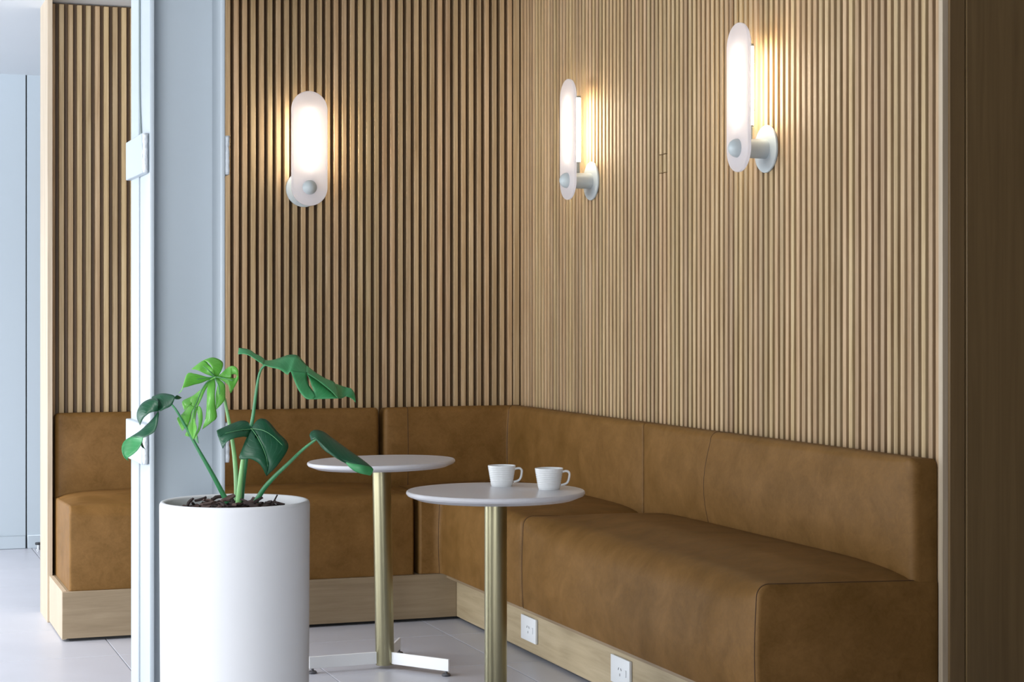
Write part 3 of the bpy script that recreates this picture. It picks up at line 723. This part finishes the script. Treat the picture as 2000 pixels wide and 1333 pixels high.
# 2: pale green split leaf seen from below
s2 = stem([(888, 1225, 3), (882, 1050, 3), (868, 880, 4), (845, 720, 5), (815, 560, 6), (790, 440, 6), (755, 345, 5), (728, 300, 3)], (.0078, .0028), 0, M['stem_light'])
q = lambda x, y, d=0: ((x/7.407+340-230)*3.808, (y/7.407+690-660)*3.808, d)
leaf([
  ([q(590, 350, 3), q(450, 300, 1), q(370, 262, 0), q(310, 242, 0), q(250, 235, 0)], [q(600, 345, 3), q(570, 250, 1), q(500, 165, 2), q(420, 112, 2), q(250, 235, 0)], dict(bulge=.010, v0=.02)),
  ([q(575, 340, 3), q(560, 230, 1), q(510, 150, 1), q(440, 110, 2), q(420, 108, 2)], [q(640, 330, 3), q(690, 240, 3), q(700, 130, 4), q(560, 65, 4), q(420, 108, 2)], dict(bulge=.010, v0=.02)),
  ([q(610, 340, 3), q(480, 345, 1), q(390, 322, 0), q(300, 300, -1), q(190, 300, -2), q(120, 505, -4)], [q(610, 360, 3), q(480, 395, 2), q(400, 430, 1), q(290, 458, -1), q(190, 490, -3), q(120, 505, -4)], dict(bulge=.012, v0=.02)),
  ([q(125, 480, -4), q(110, 530, -4), q(85, 560, -4), q(60, 585, -4)], [q(138, 490, -4), q(116, 535, -4), q(90, 570, -4), q(60, 585, -4)], dict(nu=8, nv=3, v0=.0, v1=.05)),
  ([q(580, 345, 3), q(690, 350, 3), q(760, 358, 3), q(830, 350, 3)], [q(640, 338, 3), q(700, 280, 3), q(770, 215, 4), q(830, 190, 4)], dict(bulge=.006, v0=.02)),
  ([q(770, 215, 4), q(830, 188, 4), q(890, 200, 4), q(925, 250, 4), q(930, 320, 4)], [q(775, 300, 4), q(830, 310, 4), q(870, 305, 4), q(900, 315, 4), q(915, 340, 4)], dict(bulge=.006, v0=.1)),
  ([q(580, 345, 3), q(700, 352, 3), q(800, 356, 3), q(880, 365, 4), q(925, 320, 4), q(935, 370, 4)], [q(620, 360, 3), q(690, 395, 3), q(760, 440, 3), q(800, 490, 3), q(820, 580, 3), q(935, 370, 4)], dict(bulge=.010, v0=.02)),
  # drooping blade, right hand lobes
  ([q(580, 340, 3), q(630, 420, 2), q(620, 520, 0), q(600, 640, -1), q(605, 790, -2)], [q(640, 370, 3), q(725, 450, 2), q(742, 570, 1), q(725, 690, -1), q(610, 820, -2)], dict(bulge=.014, v0=.02)),
  ([q(585, 345, 3), q(600, 470, 1), q(590, 600, -2), q(600, 780, -3), q(620, 930, -3), q(560, 990, -4), q(410, 1105, -4)], [q(510, 400, 3), q(480, 520, 0), q(475, 650, -2), q(470, 800, -4), q(455, 950, -4), q(430, 1030, -4), q(410, 1105, -4)], dict(bulge=.014, v0=.02)),
  # midrib side
  ([q(570, 370, 3), q(480, 420, 2), q(410, 530, 1), q(350, 680, 0), q(290, 800, -2)], [q(560, 385, 3), q(500, 460, 2), q(440, 560, 1), q(390, 680, 0), q(340, 780, -2)], dict(bulge=.003, v0=.0)),
  ([q(440, 470, 2), q(400, 540, 1), q(350, 660, 0), q(290, 780, -2)], [q(400, 520, 2), q(300, 600, 1), q(250, 640, 0), q(200, 740, -1)], dict(bulge=.005, v0=.0)),
  ([q(300, 610, 1), q(210, 650, 1), q(130, 690, 0), q(118, 740, -1), q(150, 830, -2)], [q(320, 680, 0), q(270, 720, -1), q(220, 760, -2), q(180, 800, -2), q(150, 830, -2)], dict(bulge=.008, v0=.05)),
  ([q(300, 770, -2), q(260, 850, -3), q(240, 940, -4), q(210, 1030, -5), q(185, 1085, -5)], [q(220, 760, -2), q(120, 880, -3), q(100, 900, -4), q(130, 990, -5), q(185, 1085, -5)], dict(bulge=.010, v0=.0)),
  ([q(90, 920, -4), q(45, 940, -4), q(60, 1010, -5), q(122, 1130, -6)], [q(110, 930, -4), q(150, 1010, -5), q(155, 1080, -6), q(122, 1130, -6)], dict(bulge=.005, v0=.1, nu=10)),
  ([q(330, 770, -2), q(290, 860, -4), q(270, 980, -5), q(265, 1120, -6), q(280, 1260, -7)], [q(340, 780, -2), q(320, 880, -4), q(310, 1000, -6), q(330, 1100, -7), q(280, 1260, -7)], dict(bulge=.006, v0=.0)),
  ([q(290, 790, -2), q(255, 900, -4), q(230, 1010, -5), q(200, 1090, -6), q(280, 1260, -7)], [q(310, 790, -2), q(290, 900, -4), q(280, 1010, -5), q(275, 1120, -6), q(285, 1250, -7)], dict(bulge=.003, v0=.0)),
  ([q(330, 775, -2), q(370, 770, -2), q(405, 840, -3), q(410, 980, -4), q(370, 1120, -6), q(280, 1260, -7)], [q(325, 800, -2), q(335, 860, -3), q(350, 940, -4), q(352, 1060, -5), q(325, 1150, -6), q(280, 1255, -7)], dict(bulge=.008, v0=.05)),
  ([q(180, 1140, -6), q(160, 1190, -6), q(185, 1205, -6), q(215, 1212, -6)], [q(185, 1130, -6), q(200, 1150, -6), q(215, 1180, -6), q(215, 1212, -6)], dict(nu=7, nv=3, v0=.2)),
  ([q(300, 1230, -7), q(310, 1270, -7), q(335, 1300, -7), q(360, 1310, -7)], [q(330, 1180, -7), q(345, 1220, -7), q(350, 1270, -7), q(360, 1310, -7)], dict(nu=7, nv=3, v0=.2)),
], 0, M['leaf_light'], s2, 'bright green deeply split leaf', ribs=[[q(600, 345, 2), q(480, 420, 1), q(400, 530, 0), q(345, 670, -1), q(300, 790, -3), q(280, 950, -6)], [q(590, 345, 2), q(480, 360, 1), q(330, 380, -1)], [q(590, 345, 2), q(500, 250, 0), q(420, 190, 0)], [q(600, 345, 2), q(720, 365, 2), q(850, 400, 2)], [q(590, 360, 2), q(640, 470, 0), q(660, 600, -1)]], ribr=.0011)
# 3: tall leaf stretching right
s3 = stem([(912, 1235, -2), (940, 1000, -2), (975, 760, -2), (1005, 590, -2), (1030, 400, -2), (1048, 290, -2), (1066, 235, -2), (1092, 205, -2)], (.0078, .0029), 0, M['stem_dark'])
w = lambda x, y, d=0: ((x/8.333+460-230)*3.808, (y/8.333+670-660)*3.808, d)
leaf([
  ([w(450, 350, -2), w(380, 310, -1), w(300, 255, 1), w(220, 205, 3), w(130, 180, 5), w(40, 185, 7)], [w(480, 275, 3), w(400, 215, 5), w(320, 180, 7), w(240, 120, 9), w(150, 95, 10), w(55, 85, 11)], dict(bulge=.006, v0=.05)),
  ([w(440, 355, -2), w(600, 405, -4), w(720, 435, -5), w(850, 520, -6), w(885, 470, -6), w(1000, 480, -5), w(1160, 500, -4)], [w(430, 280, 3), w(560, 288, 4), w(700, 255, 5), w(860, 200, 5), w(1000, 205, 4), w(1080, 280, 3), w(1160, 372, 2)], dict(bulge=.010, v0=.1, nu=24)),
  ([w(1150, 495, -4), w(1300, 585, -6), w(1450, 700, -8), w(1560, 790, -9), w(1620, 850, -10), w(1668, 903, -10)], [w(1150, 362, 2), w(1300, 482, 1), w(1480, 590, -1), w(1600, 635, -2), w(1655, 740, -5), w(1672, 900, -10)], dict(bulge=.006, v0=.1)),
  ([w(895, 455, -6), w(940, 570, -8), w(1000, 720, -10), w(1060, 820, -11), w(1150, 912, -11), w(1270, 918, -11)], [w(1165, 480, -4), w(1160, 590, -5), w(1190, 680, -7), w(1225, 740, -8), w(1270, 800, -9), w(1300, 880, -10)], dict(bulge=.010, v0=.15)),
  ([w(1160, 495, -3), w(1205, 590, -5), w(1235, 690, -7), w(1270, 790, -8), w(1262, 918, -10)], [w(1170, 495, -2), w(1320, 600, -3), w(1460, 715, -5), w(1590, 825, -7), w(1668, 905, -9)], dict(bulge=.006, v0=.15)),
  ([w(1640, 670, -2), w(1720, 700, 0), w(1800, 725, 1), w(1890, 745, 0)], [w(1668, 905, -9), w(1720, 905, -6), w(1790, 870, -4), w(1890, 750, 0)], dict(bulge=-.010, v0=.1)),
  ([w(1880, 745, 0), w(1925, 800, -1), w(1945, 880, -2), w(1955, 975, -3)], [w(1790, 870, -4), w(1850, 885, -4), w(1910, 925, -3), w(1955, 975, -3)], dict(bulge=.004, v0=.1, nu=10)),
], 0, M['leaf_mid'], s3)
# 4: dark leaf in the middle, facing the room
s4 = stem([(898, 1228, -4), (915, 1040, -5), (935, 880, -5), (965, 760, -5), (992, 680, -6)], (.0080, .0034), 0, M['stem_light'])
leaf([
  ([(995, 672, -6), (950, 690, -8), (870, 700, -10), (800, 715, -11), (765, 735, -12), (745, 735, -12)], [(985, 655, -6), (965, 625, -4), (920, 618, -4), (850, 640, -5), (770, 675, -8), (735, 692, -10)], dict(bulge=.008, v0=.02)),
  ([(995, 672, -6), (950, 690, -8), (870, 700, -10), (800, 715, -11), (765, 735, -12), (742, 725, -12)], [(968, 742, -9), (930, 737, -11), (865, 748, -13), (815, 772, -14), (795, 800, -14), (781, 826, -13)], dict(bulge=.006, v0=.02)),
  ([(995, 672, -6), (1035, 735, -9), (1075, 810, -11), (1105, 890, -12), (1118, 960, -12), (1106, 1032, -11)], [(960, 740, -9), (930, 815, -11), (904, 902, -12), (985, 902, -13), (1060, 945, -13), (1106, 1032, -11)], dict(bulge=.016, v0=.0)),
  ([(995, 672, -6), (1035, 735, -9), (1075, 810, -11), (1105, 890, -12), (1118, 960, -12), (1106, 1032, -11)], [(1000, 660, -6), (1050, 606, -4), (1110, 614, -4), (1190, 705, -6), (1270, 803, -8), (1195, 940, -11), (1106, 1032, -11)], dict(bulge=.016, v0=.0, nu=22)),
], 0, M['leaf_dark'], s4, ribs=[[(990, 672, -7), (1035, 735, -9.2), (1075, 810, -11.2), (1105, 890, -12.2), (1116, 960, -12.2)], [(1000, 676, -7), (1080, 690, -8.2), (1150, 730, -9), (1225, 800, -9.6)], [(990, 680, -7), (900, 690, -9.5), (800, 712, -11.6)]])
# 5: low dark leaf pointing right over the far table
s5 = stem([(1028, 1218, -2), (1090, 1120, -3), (1170, 1030, -4), (1270, 935, -5), (1380, 830, -6), (1490, 745, -7)], (.0070, .0030), 0, M['stem_dark'])
leaf([
  ([(1440, 768, -6), (1475, 752, -8), (1530, 815, -10), (1600, 870, -11), (1690, 920, -11), (1800, 945, -11), (1893, 968, -10)], [(1425, 725, -4), (1450, 690, -3), (1520, 695, -3), (1600, 750, -4), (1720, 838, -6), (1830, 915, -8), (1893, 968, -10)], dict(bulge=.014, v0=.02, nu=22)),
  ([(1475, 748, -8), (1530, 800, -10), (1600, 860, -11), (1680, 915, -11), (1720, 932, -11)], [(1480, 765, -8), (1530, 832, -10), (1590, 875, -11), (1650, 912, -11.5), (1700, 938, -11)], dict(bulge=.002, v0=.1)),
], 0, M['leaf_dark'], s5)
leaf([
  ([(1690, 925, -11), (1760, 938, -12), (1830, 950, -12), (1893, 968, -10), (1897, 995, -10), (1880, 1026, -10)], [(1700, 938, -11), (1725, 965, -12), (1765, 995, -12), (1810, 1012, -12), (1850, 1020, -11), (1880, 1026, -10)], dict(bulge=.010, v0=.1)),
], 0, M['leaf_mid'], s5, 'lighter green underside of the folded tip')
